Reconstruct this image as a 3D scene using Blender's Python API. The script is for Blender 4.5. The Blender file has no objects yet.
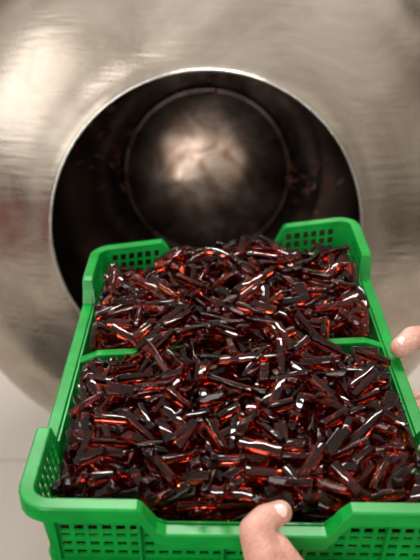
import bpy, math, random, bmesh
import numpy as np
from mathutils import Vector, Matrix, Euler
random.seed(7); rng=np.random.RandomState(11)
scene=bpy.context.scene
COL=scene.collection

# ---------------------------------------------------------------- helpers
def mat(name):
    m=bpy.data.materials.new(name); m.use_nodes=True
    nt=m.node_tree; b=nt.nodes['Principled BSDF']; return m,nt,b
def mesh_obj(name,verts,faces,material=None,smooth=False,parent=None):
    me=bpy.data.meshes.new(name); me.from_pydata([tuple(v) for v in verts],[],faces); me.update()
    if smooth:
        for p in me.polygons: p.use_smooth=True
    o=bpy.data.objects.new(name,me); COL.objects.link(o)
    if material: me.materials.append(material)
    if parent: o.parent=parent
    return o
def empty(name,loc,rot=(0,0,0)):
    o=bpy.data.objects.new(name,None); o.location=loc; o.rotation_euler=rot; o.empty_display_size=.05
    COL.objects.link(o); return o
def box(cx,cy,cz,sx,sy,sz):
    v=[(cx+a*sx/2,cy+b*sy/2,cz+c*sz/2) for a in(-1,1) for b in(-1,1) for c in(-1,1)]
    f=[(0,1,3,2),(4,6,7,5),(0,4,5,1),(2,3,7,6),(0,2,6,4),(1,5,7,3)]
    return v,f
def join(parts):
    V=[];F=[]
    for v,f in parts:
        n=len(V); V+=list(v); F+=[tuple(i+n for i in q) for q in f]
    return V,F
def lathe(profile,segs=160):
    V=[];F=[];rings=[]
    for r,z in profile:
        if r<1e-6: rings.append([len(V)]); V.append((0,0,z))
        else:
            rings.append(list(range(len(V),len(V)+segs)))
            for i in range(segs):
                a=2*math.pi*i/segs; V.append((r*math.cos(a),r*math.sin(a),z))
    for A,B in zip(rings[:-1],rings[1:]):
        for i in range(segs):
            j=(i+1)%segs
            if len(A)==1: F.append((A[0],B[i],B[j]))
            elif len(B)==1: F.append((A[i],B[0],A[j]))
            else: F.append((A[i],B[i],B[j],A[j]))
    return V,F
def catmull(pts,n=6):
    out=[];P=[pts[0]]+list(pts)+[pts[-1]]
    for i in range(1,len(P)-2):
        p0,p1,p2,p3=[np.array(q,float) for q in P[i-1:i+3]]
        for k in range(n):
            t=k/n
            out.append(tuple(.5*((2*p1)+(-p0+p2)*t+(2*p0-5*p1+4*p2-p3)*t*t+(-p0+3*p1-3*p2+p3)*t**3)))
    out.append(tuple(pts[-1])); return out

# ---------------------------------------------------------------- materials
def steel(name,base,r0,r1,bump=.02,dark=None,sc=3.0,lump=4.0,fine=.12,radial=None):
    m,nt,b=mat(name); N=nt.nodes; L=nt.links
    b.inputs['Metallic'].default_value=1
    tc=N.new('ShaderNodeTexCoord')
    n1=N.new('ShaderNodeTexNoise'); n1.inputs['Scale'].default_value=sc; n1.inputs['Detail'].default_value=7
    n1.inputs['Roughness'].default_value=.62; n1.inputs['Distortion'].default_value=1.6
    L.new(tc.outputs['Object'],n1.inputs['Vector'])
    cr=N.new('ShaderNodeValToRGB'); cr.color_ramp.elements[0].position=.36; cr.color_ramp.elements[1].position=.64
    d=dark or tuple(c*.72 for c in base)
    cr.color_ramp.elements[0].color=(*d,1); cr.color_ramp.elements[1].color=(*base,1)
    L.new(n1.outputs['Fac'],cr.inputs['Fac'])
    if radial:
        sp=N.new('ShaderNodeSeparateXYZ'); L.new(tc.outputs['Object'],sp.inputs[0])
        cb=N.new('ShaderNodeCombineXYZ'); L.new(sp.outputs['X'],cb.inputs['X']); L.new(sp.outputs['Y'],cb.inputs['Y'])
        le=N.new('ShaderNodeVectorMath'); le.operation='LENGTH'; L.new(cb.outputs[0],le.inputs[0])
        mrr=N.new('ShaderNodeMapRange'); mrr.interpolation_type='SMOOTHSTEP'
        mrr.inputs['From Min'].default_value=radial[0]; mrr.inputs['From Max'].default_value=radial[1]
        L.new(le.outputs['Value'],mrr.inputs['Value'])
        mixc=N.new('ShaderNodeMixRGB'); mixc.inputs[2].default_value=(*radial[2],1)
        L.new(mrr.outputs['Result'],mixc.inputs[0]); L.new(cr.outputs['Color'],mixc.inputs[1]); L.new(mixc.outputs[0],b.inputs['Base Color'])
    else: L.new(cr.outputs['Color'],b.inputs['Base Color'])
    mr=N.new('ShaderNodeMapRange'); mr.inputs['From Min'].default_value=.35; mr.inputs['From Max'].default_value=.65
    mr.inputs['To Min'].default_value=r0; mr.inputs['To Max'].default_value=r1
    n2=N.new('ShaderNodeTexNoise'); n2.inputs['Scale'].default_value=6; n2.inputs['Detail'].default_value=8
    n2.inputs['Distortion'].default_value=.8
    L.new(tc.outputs['Object'],n2.inputs['Vector']); L.new(n2.outputs['Fac'],mr.inputs['Value'])
    L.new(mr.outputs['Result'],b.inputs['Roughness'])
    mp=N.new('ShaderNodeMapping'); mp.inputs['Scale'].default_value=(5,44,9); mp.inputs['Rotation'].default_value=(.3,.2,.9)
    n3=N.new('ShaderNodeTexNoise'); n3.inputs['Scale'].default_value=2; n3.inputs['Detail'].default_value=5
    L.new(tc.outputs['Object'],mp.inputs['Vector']); L.new(mp.outputs['Vector'],n3.inputs['Vector'])
    n4=N.new('ShaderNodeTexNoise'); n4.inputs['Scale'].default_value=lump; n4.inputs['Detail'].default_value=1
    L.new(tc.outputs['Object'],n4.inputs['Vector'])
    fm=N.new('ShaderNodeMath'); fm.operation='MULTIPLY'; fm.inputs[1].default_value=fine; L.new(n3.outputs['Fac'],fm.inputs[0])
    ad=N.new('ShaderNodeMath'); ad.operation='MULTIPLY_ADD'; ad.inputs[1].default_value=4
    L.new(n4.outputs['Fac'],ad.inputs[0]); L.new(fm.outputs[0],ad.inputs[2])
    bp=N.new('ShaderNodeBump'); bp.inputs['Strength'].default_value=bump; bp.inputs['Distance'].default_value=.01
    L.new(ad.outputs[0],bp.inputs['Height']); L.new(bp.outputs['Normal'],b.inputs['Normal'])
    return m
M_STEEL=steel('brushed_steel',(.61,.545,.47),.23,.35,.15,(.42,.36,.30),3.0,3,.50)
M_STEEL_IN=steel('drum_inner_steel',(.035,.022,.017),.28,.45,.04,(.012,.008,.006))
M_HUB=steel('hub_steel',(.60,.47,.39),.24,.36,.18,(.26,.15,.095),9,7,.05,(.14,.31,(.020,.013,.010)))  # brown mottling paints reflected candy and floor; edge darkened towards the liner
M_RIM=steel('rim_steel',(.80,.76,.70),.18,.28,.0)
M_PAINT,nt,b=mat('machine_paint'); b.inputs['Base Color'].default_value=(.45,.45,.44,1); b.inputs['Roughness'].default_value=.5
n=nt.nodes.new('ShaderNodeTexNoise'); n.inputs['Scale'].default_value=30
bp=nt.nodes.new('ShaderNodeBump'); bp.inputs['Strength'].default_value=.05
nt.links.new(n.outputs['Fac'],bp.inputs['Height']); nt.links.new(bp.outputs['Normal'],b.inputs['Normal'])

def plastic(name,c0,c1,r=.40,spec=.35):
    m,nt,b=mat(name)
    n=nt.nodes.new('ShaderNodeTexNoise'); n.inputs['Scale'].default_value=25; n.inputs['Detail'].default_value=4
    cr=nt.nodes.new('ShaderNodeValToRGB'); cr.color_ramp.elements[0].color=(*c0,1); cr.color_ramp.elements[1].color=(*c1,1)
    cr.color_ramp.elements[0].position=.35; cr.color_ramp.elements[1].position=.65
    tc=nt.nodes.new('ShaderNodeTexCoord'); nt.links.new(tc.outputs['Object'],n.inputs['Vector'])
    nt.links.new(n.outputs['Fac'],cr.inputs['Fac']); nt.links.new(cr.outputs['Color'],b.inputs['Base Color'])
    b.inputs['Roughness'].default_value=r; b.inputs['Specular IOR Level'].default_value=spec
    return m
M_GREEN=plastic('green_plastic',(.002,.235,.028),(.004,.33,.044),.28,.42)
M_RED=plastic('red_plastic',(.45,.012,.015),(.60,.02,.025))
M_COAT=plastic('coat_cloth',(.55,.55,.54),(.64,.64,.62),.85)
M_TROUSER=plastic('trouser_cloth',(.04,.045,.06),(.06,.065,.08),.9)
M_SHOE=plastic('shoe_leather',(.02,.02,.02),(.035,.035,.035),.5)
M_HAIR=plastic('hair',(.03,.018,.01),(.06,.035,.02),.6)
M_MAT=plastic('rubber',(.02,.017,.015),(.035,.03,.027),.8)

def jelly(name,cols,trans,rough,ior,bump):
    m,nt,b=mat(name); N=nt.nodes; L=nt.links
    oi=N.new('ShaderNodeObjectInfo'); ge=N.new('ShaderNodeNewGeometry')
    ad=N.new('ShaderNodeMath'); ad.operation='ADD'; fr=N.new('ShaderNodeMath'); fr.operation='FRACT'
    L.new(oi.outputs['Random'],ad.inputs[0]); L.new(ge.outputs['Random Per Island'],ad.inputs[1]); L.new(ad.outputs[0],fr.inputs[0])
    cr=N.new('ShaderNodeValToRGB')
    cr.color_ramp.elements[0].color=(*cols[0],1); cr.color_ramp.elements[1].color=(*cols[3],1)
    e=cr.color_ramp.elements.new(.5); e.color=(*cols[1],1)
    e=cr.color_ramp.elements.new(.86); e.color=(*cols[2],1)
    L.new(fr.outputs[0],cr.inputs['Fac']); L.new(cr.outputs['Color'],b.inputs['Base Color'])
    b.inputs['Transmission Weight'].default_value=trans; b.inputs['IOR'].default_value=ior
    b.inputs['Roughness'].default_value=rough
    n=N.new('ShaderNodeTexNoise'); n.inputs['Scale'].default_value=60; n.inputs['Detail'].default_value=1
    tc=N.new('ShaderNodeTexCoord'); L.new(tc.outputs['Object'],n.inputs['Vector'])
    bp=N.new('ShaderNodeBump'); bp.inputs['Strength'].default_value=bump; bp.inputs['Distance'].default_value=.005
    L.new(n.outputs['Fac'],bp.inputs['Height']); L.new(bp.outputs['Normal'],b.inputs['Normal'])
    return m
M_CANDY=jelly('dark_red_jelly',[(.16,.018,.012),(.32,.032,.018),(.50,.060,.024),(.66,.14,.045)],1.0,.03,1.37,.26)
M_CANDY_GLINT=jelly('glint_red_jelly',[(.18,.035,.025),(.34,.08,.055),(.50,.22,.17),(.75,.60,.54)],.3,.18,1.45,.3)  # paler colours painted in to stand for glints inside the drum

M_SKIN,nt,b=mat('skin'); N=nt.nodes; L=nt.links
n=N.new('ShaderNodeTexNoise'); n.inputs['Scale'].default_value=45; n.inputs['Detail'].default_value=4
tc=N.new('ShaderNodeTexCoord'); L.new(tc.outputs['Object'],n.inputs['Vector'])
cr=N.new('ShaderNodeValToRGB'); cr.color_ramp.elements[0].color=(.56,.235,.175,1); cr.color_ramp.elements[1].color=(.78,.45,.36,1)
cr.color_ramp.elements[0].position=.3; cr.color_ramp.elements[1].position=.7
L.new(n.outputs['Fac'],cr.inputs['Fac']); L.new(cr.outputs['Color'],b.inputs['Base Color'])
b.inputs['Roughness'].default_value=.5; b.inputs['Subsurface Weight'].default_value=.12
b.inputs['Subsurface Radius'].default_value=(.01,.004,.002); b.inputs['Subsurface Scale'].default_value=.5
v=N.new('ShaderNodeTexVoronoi'); v.inputs['Scale'].default_value=420
v2=N.new('ShaderNodeTexNoise'); v2.inputs['Scale'].default_value=110; v2.inputs['Detail'].default_value=4
mx=N.new('ShaderNodeMath'); mx.operation='MULTIPLY_ADD'; mx.inputs[1].default_value=.4
L.new(v.outputs['Distance'],mx.inputs[0]); L.new(v2.outputs['Fac'],mx.inputs[2])
bp=N.new('ShaderNodeBump'); bp.inputs['Strength'].default_value=.8; bp.inputs['Distance'].default_value=.0022
L.new(tc.outputs['Object'],v.inputs['Vector']); L.new(tc.outputs['Object'],v2.inputs['Vector']); L.new(mx.outputs[0],bp.inputs['Height']); L.new(bp.outputs['Normal'],b.inputs['Normal'])
M_NAIL,nt,b=mat('nail'); b.inputs['Base Color'].default_value=(.90,.62,.56,1); b.inputs['Roughness'].default_value=.18

M_FLOOR,nt,b=mat('floor_tiles'); N=nt.nodes; L=nt.links
tc=N.new('ShaderNodeTexCoord'); mp=N.new('ShaderNodeMapping'); mp.inputs['Location'].default_value=(1.0,-.618,0)
br=N.new('ShaderNodeTexBrick'); br.offset=0
br.inputs['Color1'].default_value=(.66,.60,.54,1); br.inputs['Color2'].default_value=(.63,.575,.52,1)
br.inputs['Mortar'].default_value=(.55,.50,.45,1); br.inputs['Scale'].default_value=1
br.inputs['Brick Width'].default_value=2; br.inputs['Row Height'].default_value=1.0; br.inputs['Mortar Size'].default_value=.008
L.new(tc.outputs['Object'],mp.inputs['Vector']); L.new(mp.outputs['Vector'],br.inputs['Vector']); L.new(br.outputs['Color'],b.inputs['Base Color'])
b.inputs['Roughness'].default_value=.45
M_WALL,nt,b=mat('wall_paint'); b.inputs['Roughness'].default_value=.8
n=nt.nodes.new('ShaderNodeTexNoise'); n.inputs['Scale'].default_value=4
cr=nt.nodes.new('ShaderNodeValToRGB'); cr.color_ramp.elements[0].color=(.36,.33,.30,1); cr.color_ramp.elements[1].color=(.42,.39,.35,1)
nt.links.new(n.outputs['Fac'],cr.inputs['Fac']); nt.links.new(cr.outputs['Color'],b.inputs['Base Color'])

# ---------------------------------------------------------------- setting
v,f=box(0,1.0,-.05,7,6.4,.1); fl=mesh_obj('floor',v,f,M_FLOOR); fl['kind']='structure'
v,f=box(0,3.25,1.5,7,.1,3.0); w=mesh_obj('wall_back',v,f,M_WALL); w['kind']='structure'
v,f=box(-.35,.10,.006,1.9,1.9,.012); o=mesh_obj('added_floor_mat',v,f,M_MAT); o['category']='mat'; o['label']='unseen dark mat added so the drum reflects darker low down'  # unseen dark sheet, added so the lower drum reflects darker
bv=o.modifiers.new('b','BEVEL'); bv.width=.004; bv.segments=2

# ---------------------------------------------------------------- drum
EL=math.radians(13)
drum=empty('coating_drum',(-.007,1.273,.860))
n_ax=Vector((0,-math.cos(EL),math.sin(EL)))
drum.rotation_mode='QUATERNION'; drum.rotation_quaternion=n_ax.to_track_quat('Z','Y')
drum['category']='drum machine'; drum['label']='large brushed stainless steel tumbling drum with a round open mouth'
outer=[(.284,-.004),(.300,-.012),(.36,-.030),(.45,-.072),(.53,-.135),(.585,-.22),(.605,-.33),(.59,-.46),(.53,-.59),(.40,-.69),(.20,-.745),(0,-.75)]
op=catmull(outer,6); op[-1]=(0,-.75)
v,f=lathe(op); mesh_obj('drum_shell',v,f,M_STEEL,True,drum)
inner=[(.279,-.004),(.293,-.020),(.355,-.040),(.445,-.082),(.52,-.142),(.575,-.225),(.593,-.33),(.578,-.455),(.52,-.58),(.42,-.665),(.35,-.700),(.31,-.712)]
ip=catmull(inner,6)
dome=[(.31,-.712),(.27,-.7165),(.235,-.714),(.222,-.7105),(.214,-.7100),(.195,-.706),(.15,-.696),(.10,-.687),(.05,-.682),(0,-.680)]
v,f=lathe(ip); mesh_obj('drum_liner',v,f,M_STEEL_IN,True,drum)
dp=catmull(dome,5); dp[-1]=(0,-.680)
v,f=lathe(dp,128); o=mesh_obj('back_plate',v,f,M_HUB,True,drum); o['label']='polished steel back plate with brown reflections painted in'
prof=[]
for i in range(13):
    a=2*math.pi*i/12; prof.append((.2815+.0032*math.cos(a),.0+.004*math.sin(a)))
v,f=lathe(prof); mesh_obj('mouth_rim',v,f,M_RIM,True,drum)
st_v,st_f=join([box(0,2.35,.28,.5,.5,.56),box(0,2.35,.03,.8,.8,.06)])
bpy.context.view_layer.update()
Mi=drum.matrix_world.inverted()
o=mesh_obj('stand',[Mi@Vector(q) for q in st_v],st_f,M_PAINT,False,drum)
bv=o.modifiers.new('b','BEVEL'); bv.width=.01; bv.segments=2
v,f=lathe([(0,-.74),(.09,-.74),(.09,-.80),(.16,-.82),(.20,-.90),(.20,-1.15),(.0,-1.16)],48)
mesh_obj('gearbox',v,f,M_PAINT,False,drum)

# ---------------------------------------------------------------- crate
CZ=.858
crate=empty('plastic_crate',(.0255,.7850,CZ),(0,0,math.radians(1.0)))
crate['category']='crate'; crate['label']='bright green perforated plastic crate filled with dark red jelly candies'
HX,HY,RC=.1905,.281,.020
H=.092; DIP=.030
def warp(x,y): 
    xn=x/.2; yn=y/.2845
    return .009*xn+.0165*xn*yn+.0065*(1-yn)
def sst(t): t=max(0,min(1,t)); return t*t*(3-2*t)
def top(x,y):
    xn=abs(x)/HX; yn=abs(y)/HY
    if yn>.90: k=sst((xn-.38)/.12)
    else: k=0
    if xn>.90: k=max(k,sst((yn-.57)/.05))
    return H-DIP*(1-k)+(.004*k if y>0 else 0)
def perimeter():
    out=[]
    def seg(p,q,nrm):
        Lg=math.hypot(q[0]-p[0],q[1]-p[1])
        n=round(Lg/.0128); u=Lg/n
        for i in range(n):
            for t,k in((0,'bar'),(.33,'hole')):
                s=(i+t)*u/Lg
                out.append((p[0]+(q[0]-p[0])*s,p[1]+(q[1]-p[1])*s,nrm[0],nrm[1],k))
    def arc(cx,cy,a0):
        for i in range(6):
            a=a0+math.pi/2*i/6
            out.append((cx+RC*math.cos(a),cy+RC*math.sin(a),math.cos(a),math.sin(a),'corner'))
    seg((-HX+RC,-HY),(HX-RC,-HY),(0,-1)); arc(HX-RC,-HY+RC,-math.pi/2)
    seg((HX,-HY+RC),(HX,HY-RC),(1,0)); arc(HX-RC,HY-RC,0)
    seg((HX-RC,HY),(-HX+RC,HY),(0,1)); arc(-HX+RC,HY-RC,math.pi/2)
    seg((-HX,HY-RC),(-HX,-HY+RC),(-1,0)); arc(-HX+RC,-HY+RC,math.pi)
    return out
PER=perimeter(); NP=len(PER)
TB=H-DIP
def levels(T):
    ex=max(0,T-TB)
    return [0,.014,.020,.027,.033,.040,.045,.049,.049+ex*.28,.049+ex*.38,.049+ex*.66,.049+ex*.76,.049+ex*1.04,T]
HOLE={1,3,5,7,9,11}
V=[];F=[]
for (x,y,nx,ny,k) in PER:
    T=top(x,y)
    for j,z in enumerate(levels(T)):
        o=-.012*(1-z/H)-.001
        V.append((x+nx*o,y+ny*o,z+warp(x,y)))
NL=14
for i in range(NP):
    i2=(i+1)%NP; k=PER[i][4]
    for j in range(NL-1):
        if k=='hole' and j in HOLE:
            exa=top(PER[i][0],PER[i][1])-TB
            if j>=7:
                if exa>.024: continue
            else: continue
        F.append((i*NL+j,i2*NL+j,i2*NL+j+1,i*NL+j+1))
body=mesh_obj('crate_wall',V,F,M_GREEN,False,crate)
s=body.modifiers.new('s','SOLIDIFY'); s.thickness=.0022; s.offset=0
nxg,nyg=24,34; V=[];F=[]
for i in range(nxg+1):
    for j in range(nyg+1):
        x=-(HX-.014)+2*(HX-.014)*i/nxg; y=-(HY-.014)+2*(HY-.014)*j/nyg
        V.append((x,y,.0015+warp(x,y)))
for i in range(nxg):
    for j in range(nyg):
        F.append((i*(nyg+1)+j,(i+1)*(nyg+1)+j,(i+1)*(nyg+1)+j+1,i*(nyg+1)+j+1))
cb=mesh_obj('crate_base',V,F,M_GREEN,False,crate); s=cb.modifiers.new('s','SOLIDIFY'); s.thickness=.003; s.offset=0
RP=[(-.0026,-.0012),(-.0016,.0004),(.0094,.0004),(.0108,-.0001),(.0114,-.0012),(.0114,-.016),(.0098,-.016),(.0096,-.0025),(.0005,-.0025),(.0005,-.006),(-.0026,-.006)]
V=[];F=[]
for (x,y,nx,ny,k) in PER:
    T=top(x,y)
    for (o_,z) in RP: V.append((x+nx*o_,y+ny*o_,T+z+warp(x,y)))
R=len(RP)
for i in range(NP):
    i2=(i+1)%NP
    for j in range(R):
        j2=(j+1)%R; F.append((i*R+j,i2*R+j,i2*R+j2,i*R+j2))
rim=mesh_obj('crate_rim',V,F,M_GREEN,False,crate)
bv=rim.modifiers.new('b','BEVEL'); bv.width=.0004; bv.segments=2; bv.limit_method='ANGLE'; bv.angle_limit=math.radians(40)
V=[];F=[]
BP=[(-.0145,.000),(-.0085,.000),(-.0070,.009),(-.0125,.009)]
for (x,y,nx,ny,k) in PER:
    for (o_,z) in BP: V.append((x+nx*o_,y+ny*o_,z+warp(x,y)))
for i in range(NP):
    i2=(i+1)%NP
    for j in range(4): F.append((i*4+j,i2*4+j,i2*4+(j+1)%4,i*4+(j+1)%4))
mesh_obj('foot_band',V,F,M_GREEN,False,crate)
def rib(x,y,nx,ny,w=.003,d=.007):
    T=top(x,y); tx,ty=-ny,nx; vs=[]
    for z,oo in((.002,-.012),(T-.006,0)):
        for a in(-1,1):
            for q in(-.002,d if z>.01 else .004):
                vs.append((x+tx*a*w/2+nx*(oo+q),y+ty*a*w/2+ny*(oo+q),z+warp(x,y)))
    mesh_obj('rib',vs,[(0,1,3,2),(4,6,7,5),(0,4,5,1),(2,3,7,6),(0,2,6,4),(1,5,7,3)],M_GREEN,False,crate)
for i,(x,y,nx,ny,k) in enumerate(PER):
    if k=='bar' and i%12==0: rib(x,y,nx,ny)
DY=.006; DT=.071
nseg=16
V=[];F=[]
dp_=[(-.0015,.002),(-.0015,DT-.004),(-.006,DT-.004),(-.006,DT),(.006,DT),(.006,DT-.004),(.0015,DT-.004),(.0015,.002)]
for i in range(nseg+1):
    x=-HX+.003+(2*HX-.006)*i/nseg
    for (yy,z) in dp_:
        zz=z if z<.01 else z-.010*sst((abs(x)-(HX-.02))/.015)
        V.append((x,DY+yy,zz+warp(x,DY)))
for i in range(nseg):
    for j in range(8):
        j2=(j+1)%8; F.append((i*8+j,i*8+j2,(i+1)*8+j2,(i+1)*8+j))
F.append(tuple(range(8))); F.append(tuple(range(nseg*8,nseg*8+8))[::-1])
o=mesh_obj('divider',V,F,M_GREEN,False,crate)
bv=o.modifiers.new('b','BEVEL'); bv.width=.0008; bv.segments=2; bv.limit_method='ANGLE'

# unseen table and red crates, added to give the steel a red reflection
table=empty('added_table',(-1.28,.66,0)); table['category']='table'; table['label']='unseen table added to carry the red crates'
v,f=box(0,0,.62,.6,.8,.04); o=mesh_obj('table_top',v,f,M_PAINT,False,table)
for a in(-1,1):
    for c in(-1,1):
        v,f=box(a*.27,c*.37,.30,.04,.04,.60); mesh_obj('leg',v,f,M_PAINT,False,table)
for k in range(2):
    rc=empty('plastic_crate',(-1.24,.66,.668+k*.128)); rc['category']='crate'; rc['label']='unseen red crate added for the red reflection in the drum'; rc['group']='red crates on the table'
    for src in (body,cb,rim):
        c=src.copy(); COL.objects.link(c); c.parent=rc; c.material_slots[0].link='OBJECT'; c.material_slots[0].material=M_RED

# ---------------------------------------------------------------- candy meshes
def candy_mesh(ln,w,t,seed,material=None):
    r=random.Random(seed); nsec=3; V=[];F=[]
    tw=r.uniform(.65,.92); sk0=r.uniform(-.3,.3); sk1=r.uniform(-.3,.3); bend=r.uniform(-.03,.03)
    for i in range(nsec):
        u=i/(nsec-1)*2-1
        wob=1-.05*r.random()
        x0=u*ln/2
        prof=[(-w/2,-t/2),(w/2,-t/2),(w/2*tw,t/2),(-w/2*tw,t/2)]
        for (yy,zz) in prof:
            sk=(sk0 if u<0 else sk1)*abs(u)
            V.append((x0+sk*yy,yy*wob,zz*wob+bend*ln*(u*u-.5)*.5))
    for i in range(nsec-1):
        for j in range(4):
            j2=(j+1)%4; F.append((i*4+j,(i+1)*4+j,(i+1)*4+j2,i*4+j2))
    F.append((0,1,2,3)); F.append(tuple(4*(nsec-1)+k for k in(3,2,1,0)))
    me=bpy.data.meshes.new('jelly_candy'); me.from_pydata(V,[],F); me.update()
    bm=bmesh.new(); bm.from_mesh(me)
    bmesh.ops.recalc_face_normals(bm,faces=bm.faces)
    ed=[e for e in bm.edges if e.calc_face_angle(0)>.5]
    bmesh.ops.bevel(bm,geom=ed,offset=.0012,segments=3,affect='EDGES',profile=.5)
    bm.to_mesh(me); bm.free()
    for p in me.polygons: p.use_smooth=True
    me.materials.append(material or M_CANDY)
    return me
KINDS=[];GLINT_KINDS=[]
dims=[(.044,.0104,.0083),(.050,.0094,.0082),(.039,.0112,.0084),(.032,.0108,.0086),(.043,.0128,.0058),(.026,.0108,.0088),(.042,.0088,.0080),(.031,.0155,.0052),(.036,.0092,.0066)]
for i,dm in enumerate(dims):
    KINDS.append((candy_mesh(*dm,i+3),dm)); GLINT_KINDS.append((candy_mesh(*dm,i+3,M_CANDY_GLINT),dm))

# ---------------------------------------------------------------- heap
CS=.0035; GX=int(2*HX/CS); GY=int(2*HY/CS)
hm=np.full((GX,GY),.003); own=np.full((GX,GY),-1,int)
xs=(np.arange(GX)+.5)*CS-GX*CS/2; ys=(np.arange(GY)+.5)*CS-GY*CS/2
XX,YY=np.meshgrid(xs,ys,indexing='ij')
XN=XX/HX; YN=YY/HY
edge=np.maximum(np.abs(XN)**7,np.abs(YN)**10)
target=.085-.017*edge
target+= .006*np.exp(-((XX-.0)**2+(YY-.19)**2)/(2*.085**2))+.003*np.exp(-((XX+.02)**2+(YY+.12)**2)/(2*.08**2))
dv=np.exp(-((YY-DY+.012)/.022)**2)*np.clip((np.abs(XN-.06)-.56)/.12,0,1)
target-=.034*dv
target+=.006*np.exp(-((YY-DY+.005)/.035)**2)*np.clip((.62-np.abs(XN-.06))/.15,0,1)
target-=.034*np.clip((YN-.76)/.12,0,1)*np.clip((np.abs(XN+.05)-.40)/.18,0,1)
insm=(np.abs(XX)<HX-.009)&(np.abs(YY)<HY-.009)
hm[np.abs(YY-DY)<.0068]=DT
pieces=[]
fails=0; tries=0
while tries<20000:
    tries+=1
    c=np.where(insm,target-hm,-1).reshape(-1)
    cand=np.flatnonzero(c>.003)
    if len(cand)<30: break
    pool=cand[rng.randint(0,len(cand),10)]; idx=pool[np.argmax(c[pool])]
    gx,gy=divmod(int(idx),GY); cx=xs[gx]; cy=ys[gy]
    kind=rng.choice(len(KINDS),p=[.15,.13,.13,.12,.12,.10,.12,.04,.09]); me,(ln,w,t)=KINDS[kind]
    yaw=rng.uniform(0,math.pi*2)
    if abs(cx)>HX-.022: yaw=math.pi/2+rng.normal(0,.25)
    elif abs(cy)>HY-.022: yaw=rng.normal(0,.25)
    roll=rng.choice([0,0,math.pi/2,.4,-.4,math.pi]) + rng.normal(0,.15)
    we=abs(w*math.cos(roll))+abs(t*math.sin(roll)); te=abs(t*math.cos(roll))+abs(w*math.sin(roll))
    we*=.86; te*=.82
    ca,sa=math.cos(yaw),math.sin(yaw)
    us=np.linspace(-1,1,9)*ln/2*.97; vs=np.linspace(-1,1,3)*we/2*.8
    ex=max(abs(ca*ln/2+sa*we/2),abs(ca*ln/2-sa*we/2)); ey=max(abs(sa*ln/2+ca*we/2),abs(sa*ln/2-ca*we/2))
    zb=hm[gx,gy]; ins=.0035+.012*(1-min(zb,H)/H)
    mx=HX-ins-ex; my=HY-ins-ey
    cx=max(-mx,min(mx,cx)); cy=max(-my,min(my,cy))
    U,Vv=np.meshgrid(us,vs,indexing='ij')
    px=cx+ca*U-sa*Vv; py=cy+sa*U+ca*Vv
    if zb<DT-.002 and py.min()<DY+.007 and py.max()>DY-.007:
        d=(DY+.0075-py.min()) if cy>DY else (DY-.0075-py.max())
        cy+=d; py=py+d
    ix=np.clip(((px+GX*CS/2)/CS).astype(int),0,GX-1); iy=np.clip(((py+GY*CS/2)/CS).astype(int),0,GY-1)
    hh=np.partition(hm[ix,iy],1,axis=1)[:,1:].mean(axis=1)
    a=hh[:4]; b2=hh[5:]; ia=int(a.argmax()); ib=5+int(b2.argmax())
    sl=(hh[ib]-hh[ia])/(us[ib]-us[ia])
    sl=max(-.60,min(.60,sl+rng.normal(0,.09)))
    off=np.sort(hh-sl*us)[-2]-.0032
    off=max(off,.003+abs(sl)*ln/2)
    zc=off+te/2*math.sqrt(1+sl*sl)
    endtop=off+abs(sl)*ln/2+te
    gt=target[gx,gy]
    if zc-te/2>gt+.005 or endtop>gt+.020:
        fails+=1
        if fails>6000: break
        hm[gx,gy]+=.0006
        continue
    pid=len(pieces)
    pieces.append((kind,cx,cy,zc,yaw,math.atan(sl),roll))
    U2,V2=np.meshgrid(np.linspace(-1,1,17)*ln/2,np.linspace(-1,1,7)*we/2*.9,indexing='ij')
    px=cx+ca*U2-sa*V2; py=cy+sa*U2+ca*V2
    ix=np.clip(((px+GX*CS/2)/CS).astype(int),0,GX-1); iy=np.clip(((py+GY*CS/2)/CS).astype(int),0,GY-1)
    tz=off+sl*U2+te
    hi=tz>hm[ix,iy]
    hm[ix[hi],iy[hi]]=tz[hi]; own[ix[hi],iy[hi]]=pid
bpy.context.view_layer.update()
CM=crate.matrix_world.copy()
score={}
for i in range(GX):
    for j in range(GY):
        p=own[i,j]
        if p>=0: score[p]=score.get(p,0)+1/((ys[j]+.80)**2+.27)
best=set(sorted(score,key=lambda q:-score[q])[:228])
def pmat(p):
    kind,cx,cy,zc,yaw,pit,roll=p
    R=Matrix.Rotation(yaw,4,'Z')@Matrix.Rotation(-pit,4,'Y')@Matrix.Rotation(roll,4,'X')
    return Matrix.Translation((cx,cy,zc+warp(cx,cy)))@R
LBL=['glossy dark red translucent jelly stick in the green crate','short glossy dark brown-red jelly piece in the green crate']
SV=[];SF=[]
for pid,p in enumerate(pieces):
    me,dm=KINDS[p[0]]
    if pid in best:
        o=bpy.data.objects.new('jelly_candy',me); COL.objects.link(o)
        o.matrix_world=CM@pmat(p)
        o['category']='candy'; o['label']=LBL[0] if dm[0]>.034 else LBL[1]; o['group']='jelly candies in the crate'
    else:
        m=pmat(p); n0=len(SV)
        SV+=[tuple(m@v.co) for v in me.vertices]
        SF+=[tuple(q+n0 for q in poly.vertices) for poly in me.polygons]
o=mesh_obj('jelly_candy_pile',SV,SF,M_CANDY,True); o.matrix_world=CM
o['kind']='stuff'; o['category']='candy'; o['label']='deep pile of glossy dark red jelly candies filling the green crate'

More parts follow.
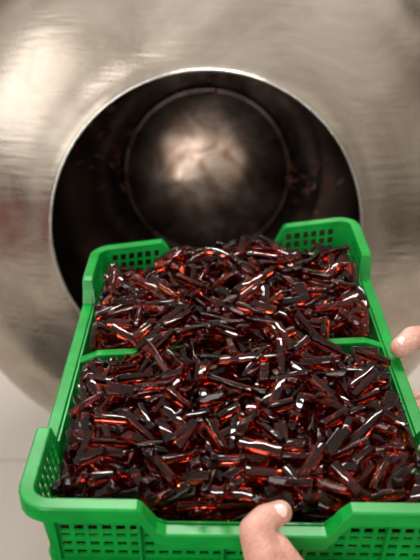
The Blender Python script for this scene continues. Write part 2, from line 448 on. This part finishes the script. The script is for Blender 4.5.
# candies inside the drum, stuck on the back wall
DM=drum.matrix_world.copy()
rr=random.Random(5)
allp=sorted([q for q in ip[44:]]+list(dp))
RR=np.array([q[0] for q in allp]); ZZ=np.array([q[1] for q in allp])
for k in range(70):
    ang=math.radians(rr.choice([rr.uniform(138,190),rr.uniform(145,180),rr.uniform(150,178),rr.uniform(-28,8),rr.uniform(-20,15),rr.uniform(82,108)]))
    r=rr.uniform(.23,.36) if k%5 else rr.uniform(.20,.25)
    z=float(np.interp(r,RR,ZZ)); z2=float(np.interp(r+.004,RR,ZZ)); dz=(z2-z)/.004
    T=Vector((math.cos(ang),math.sin(ang),dz)).normalized()
    Nn=Vector((-dz*math.cos(ang),-dz*math.sin(ang),1)).normalized()
    C=Vector((r*math.cos(ang),r*math.sin(ang),z))
    B=Nn.cross(T); a=rr.uniform(0,6.28)
    kind=rr.randrange(7); me,dm=GLINT_KINDS[kind]; sc=rr.uniform(.35,.75)
    m=Matrix(((T.x,B.x,Nn.x,0),(T.y,B.y,Nn.y,0),(T.z,B.z,Nn.z,0),(0,0,0,1)))
    tl=rr.uniform(-.4,.4)
    m=Matrix.Translation(C+Nn*(dm[1]*.5*sc+abs(math.sin(tl))*dm[0]*.4*sc))@m@Matrix.Rotation(a,4,'Z')@Matrix.Rotation(tl,4,'Y')@Matrix.Rotation(rr.uniform(-.5,.5),4,'X')@Matrix.Scale(sc,4)
    o=bpy.data.objects.new('jelly_candy',me); COL.objects.link(o); o.matrix_world=DM@m
    o['category']='candy'; o['label']='small dark red jelly candy stuck to the steel drum inner wall'; o['group']='jelly candies inside the drum'

# ---------------------------------------------------------------- person
def capsule_chain(chain,V,F,seg=20,step=.0025,sy=1.0):
    def sphere(c,r):
        n0=len(V); rg=10
        V.append((c[0],c[1],c[2]+r))
        for i in range(1,rg):
            th=math.pi*i/rg
            for j in range(seg):
                ph=2*math.pi*j/seg
                V.append((c[0]+r*math.sin(th)*math.cos(ph),c[1]+r*math.sin(th)*math.sin(ph),c[2]+r*math.cos(th)))
        V.append((c[0],c[1],c[2]-r)); e=len(V)-1
        for j in range(seg):
            j2=(j+1)%seg
            F.append((n0,n0+1+j,n0+1+j2))
            for i in range(rg-2):
                a=n0+1+i*seg
                F.append((a+j,a+seg+j,a+seg+j2,a+j2))
            F.append((n0+1+(rg-2)*seg+j,e,n0+1+(rg-2)*seg+j2))
    for (p,r),(q,s) in zip(chain[:-1],chain[1:]):
        p=Vector(p);q=Vector(q); L_=(q-p).length; n=max(2,int(L_/step))
        for k in range(n+1):
            t=k/n; sphere(p.lerp(q,t),r*(1-t)+s*t)
def build_hand(name,chains,nails,parent,label):
    V=[];F=[]
    for c in chains: capsule_chain(c,V,F)
    o=mesh_obj(name,V,F,M_SKIN,True,parent); o['label']=label
    r=o.modifiers.new('r','REMESH'); r.mode='VOXEL'; r.voxel_size=.0017; r.use_smooth_shade=True
    sm=o.modifiers.new('s','SMOOTH'); sm.factor=.6; sm.iterations=6
    for (c,fwd,up,w,l) in nails:
        c=Vector(c);fwd=Vector(fwd).normalized();up=Vector(up); up=(up-fwd*up.dot(fwd)).normalized(); sd=fwd.cross(up)
        VV=[];FF=[];n=10
        for i in range(n+1):
            for j in range(n+1):
                u=i/n*2-1; v=j/n*2-1
                uu=u*math.sqrt(1-v*v/2); vv=v*math.sqrt(1-u*u/2)
                VV.append(c+sd*(uu*w/2)+fwd*(vv*l/2)+up*(-(uu*uu)*w*.22-(vv*vv)*.0006))
        for i in range(n):
            for j in range(n): FF.append((i*(n+1)+j,(i+1)*(n+1)+j,(i+1)*(n+1)+j+1,i*(n+1)+j+1))
        q=mesh_obj('thumbnail',VV,FF,M_NAIL,True,o); s=q.modifiers.new('s','SOLIDIFY'); s.thickness=.0014
def soft(name,chains,material,parent,vox=.008,label=None,it=6):
    V=[];F=[]
    for c in chains: capsule_chain(c,V,F,16,.012)
    o=mesh_obj(name,V,F,material,True,parent)
    r=o.modifiers.new('r','REMESH'); r.mode='VOXEL'; r.voxel_size=vox; r.use_smooth_shade=True
    sm=o.modifiers.new('s','SMOOTH'); sm.factor=.6; sm.iterations=it
    if label: o['label']=label
    return o
person=empty('person',(.85,.20,0)); person['category']='person'
person['label']='person in a pale work coat holding the green crate'
off=Vector(person.location)
def sh(ch,d=(0,0,0)): return [((p[0]-off.x+d[0],p[1]-off.y+d[1],p[2]-off.z+d[2]),r) for p,r in ch]
TD=(-.010,-.024,.012)
L_th=[
 [((.114,.424,.822),.024),((.100,.450,.857),.026),((.078,.476,.897),.0245),((.057,.491,.925),.0180),((.0500,.505,.9400),.0154),((.058,.516,.9425),.0132),((.0720,.524,.9430),.0110)],
 [((.100,.454,.857),.025),((.092,.466,.885),.024),((.077,.484,.911),.0185),((.066,.498,.926),.0145)],
 [((.100,.412,.830),.021),((.066,.478,.872),.016)],
]
L_ch=[
 [((.100,.395,.842),.019),((.052,.465,.852),.013),((.040,.515,.852),.0095),((.030,.558,.852),.0085),((.024,.582,.855),.0072)],
 [((.108,.395,.842),.019),((.072,.475,.851),.013),((.062,.533,.852),.0096),((.053,.576,.853),.0086),((.048,.600,.857),.0073)],
 [((.116,.397,.842),.019),((.093,.480,.850),.0125),((.086,.531,.852),.0092),((.078,.571,.854),.0083),((.074,.594,.858),.007)],
 [((.124,.399,.842),.018),((.112,.477,.848),.0115),((.108,.518,.850),.0082),((.102,.550,.854),.0073),((.099,.566,.858),.0065)],
 [((.112,.395,.838),.024),((.135,.36,.835),.024),((.20,.30,.83),.030),((.34,.20,.86),.036)],
]
build_hand('hand',[sh(c,TD) for c in L_th]+[sh(c) for c in L_ch],[(Vector((.0605,.4915,.9649))-off,(.014,.006,.001),(.1,-.60,.8),.0135,.0150)],person,'bare hand with the thumb hooked over the crate rim')
R_ch=[
 [((.350,.735,.868),.021),((.318,.755,.905),.018),((.282,.778,.938),.0160),((.259,.785,.952),.0148),((.242,.778,.956),.0140),((.2250,.764,.951),.0124)],
 [((.340,.745,.856),.019),((.264,.790,.854),.0120),((.215,.795,.851),.0095),((.182,.793,.852),.0085),((.160,.790,.854),.0072)],
 [((.340,.738,.856),.019),((.262,.768,.854),.0120),((.206,.772,.851),.0096),((.168,.772,.852),.0086),((.145,.770,.854),.0073)],
 [((.340,.730,.856),.019),((.262,.748,.854),.0118),((.206,.750,.851),.0092),((.172,.750,.852),.0083),((.152,.750,.854),.007)],
 [((.340,.722,.856),.018),((.264,.727,.854),.0108),((.220,.728,.851),.0082),((.195,.729,.852),.0073),((.178,.730,.854),.0065)],
 [((.325,.750,.885),.017),((.290,.772,.872),.014)],
 [((.345,.730,.860),.024),((.38,.715,.864),.024),((.45,.67,.875),.030),((.60,.57,.90),.036)],
]
build_hand('hand',[sh(c) for c in R_ch],[(Vector((.2275,.7615,.9634))-off,(-.0165,-.014,-.005),(.0,-.55,.85),.0150,.0150)],person,'bare hand gripping the side of the crate')
coat=[
 [((.24,.27,.838),.040),((.36,.18,.865),.046),((.54,.02,.96),.054),((.74,.00,1.36),.062)],
 [((.46,.665,.878),.040),((.60,.57,.90),.046),((.76,.44,.98),.054),((.88,.38,1.36),.062)],
 [((.74,.01,1.37),.065),((.81,.19,1.40),.085),((.88,.37,1.37),.065)],
 [((.77,.10,1.28),.10),((.86,.28,1.28),.10)],[((.78,.12,1.10),.105),((.86,.28,1.10),.105)],
 [((.79,.13,.92),.115),((.87,.27,.92),.115)],[((.78,.11,.70),.13),((.87,.29,.70),.13)],
 [((.77,.10,1.28),.10),((.78,.12,1.10),.105),((.79,.13,.92),.115),((.78,.11,.66),.13)],
 [((.86,.28,1.28),.10),((.86,.28,1.10),.105),((.87,.27,.92),.115),((.87,.29,.66),.13)],
 [((.81,.19,1.30),.11),((.82,.20,.95),.12)],
]
soft('work_coat',[sh(c) for c in coat],M_COAT,person,.007,'pale grey-white long-sleeved work coat')
trou=[[((.80,.12,.72),.085),((.80,.10,.48),.065),((.82,.09,.10),.052)],[((.87,.29,.72),.085),((.88,.31,.48),.065),((.89,.32,.10),.052)]]
soft('trousers',[sh(c) for c in trou],M_TROUSER,person,.008)
shoes=[[((.83,.09,.045),.044),((.72,.13,.040),.040),((.66,.15,.036),.035)],[((.90,.32,.045),.044),((.79,.36,.040),.040),((.73,.38,.036),.035)]]
for c in shoes: soft('shoe',[sh(c)],M_SHOE,person,.006)
HC=Vector((.775,.205,1.62)); fw=Vector((-.88,.38,-.28)).normalized(); sd=Vector((.38,.88,0)).normalized(); up=sd.cross(fw); 
if up.z<0: up=-up
def hp(a,b,c): q=HC+fw*a+sd*b+up*c; return (q.x,q.y,q.z)
head=[[((.81,.19,1.42),.055),((.795,.20,1.52),.052)],
 [(hp(-.02,0,.03),.082),(hp(.02,0,.02),.078)],[(hp(.03,0,-.03),.058),(hp(.045,0,-.075),.036)],
 [(hp(.092,0,.005),.009),(hp(.112,0,-.022),.013)],[(hp(.080,-.02,-.055),.008),(hp(.084,.02,-.055),.008)],
 [(hp(.075,-.035,.012),.013),(hp(.075,-.036,.014),.013)],[(hp(.075,.035,.012),.013),(hp(.075,.036,.014),.013)],
 [(hp(0,-.080,-.005),.014),(hp(-.004,-.084,.018),.014)],[(hp(0,.080,-.005),.014),(hp(-.004,.084,.018),.014)]]
soft('head',[sh(c) for c in head],M_SKIN,person,.0045,None,3)
hair=[[(hp(-.03,0,.048),.088),(hp(.015,0,.055),.074)],[(hp(-.045,0,.0),.072),(hp(-.05,0,-.03),.055)]]
soft('hair',[sh(c) for c in hair],M_HAIR,person,.006)

# ---------------------------------------------------------------- light
wd=bpy.data.worlds.new('world'); scene.world=wd; wd.use_nodes=True
nt=wd.node_tree; N=nt.nodes; L=nt.links; bg=N['Background']
tc=N.new('ShaderNodeTexCoord'); sx=N.new('ShaderNodeSeparateXYZ'); L.new(tc.outputs['Generated'],sx.inputs[0])
cr=N.new('ShaderNodeValToRGB'); E=cr.color_ramp.elements
E[0].position=.0; E[0].color=(.06,.048,.038,1); E[1].position=1; E[1].color=(.98,.94,.88,1)
e=E.new(.12); e.color=(.13,.105,.083,1); e=E.new(.32); e.color=(.40,.355,.30,1); e=E.new(.6); e.color=(.80,.74,.66,1)
no=N.new('ShaderNodeTexNoise'); no.inputs['Scale'].default_value=2.6; no.inputs['Detail'].default_value=3; no.inputs['Distortion'].default_value=.8
L.new(tc.outputs['Generated'],no.inputs['Vector'])
ma=N.new('ShaderNodeMath'); ma.operation='MULTIPLY_ADD'; ma.inputs[1].default_value=1.8; ma.inputs[2].default_value=-.87
L.new(no.outputs['Fac'],ma.inputs[0]); a2=N.new('ShaderNodeMath'); a2.operation='ADD'; L.new(ma.outputs[0],a2.inputs[0]); L.new(sx.outputs['Z'],a2.inputs[1])
L.new(a2.outputs[0],cr.inputs['Fac']); L.new(cr.outputs['Color'],bg.inputs['Color']); bg.inputs['Strength'].default_value=.9
def area(name,loc,tgt,sx,sy,e,col):
    l=bpy.data.lights.new(name,'AREA'); l.shape='RECTANGLE'; l.size=sx; l.size_y=sy; l.energy=e; l.color=col
    o=bpy.data.objects.new(name,l); COL.objects.link(o); o.location=loc
    o.rotation_euler=(Vector(tgt)-Vector(loc)).to_track_quat('-Z','Y').to_euler(); return o
area('window_light',(-2.6,.2,2.5),(0,1,.9),1.7,1.8,17,(1,.98,.95))
area('ceiling_lamp',(.2,2.0,2.95),(0,.8,.9),1.5,.20,50,(1,.97,.93))
area('candy_glint_light',(-1.0,3.1,2.45),(0,.8,.9),.5,.16,8,(1,.99,.97))  # added light for white glints on the candy tops, no real window
area('room_lamp',(-1.15,-1.8,1.95),(0,1.3,.8),1.1,2.0,44,(1,.98,.96))
area('drum_glint_light',(1.0,-1.8,2.15),(0,1.5,.8),.22,1.0,7,(1,.98,.95))  # added light for glints on the candies inside the drum, no real fitting

# ---------------------------------------------------------------- camera
cam=bpy.data.cameras.new('camera'); co=bpy.data.objects.new('camera',cam); COL.objects.link(co)
co.location=(0,0,1.47); co.rotation_euler=(math.radians(90-29.2),0,0)
cam.lens=50; cam.sensor_width=36; cam.clip_start=.05
cam.dof.use_dof=True; cam.dof.focus_distance=.86; cam.dof.aperture_fstop=5.2
scene.camera=co
scene.view_settings.view_transform='Standard'
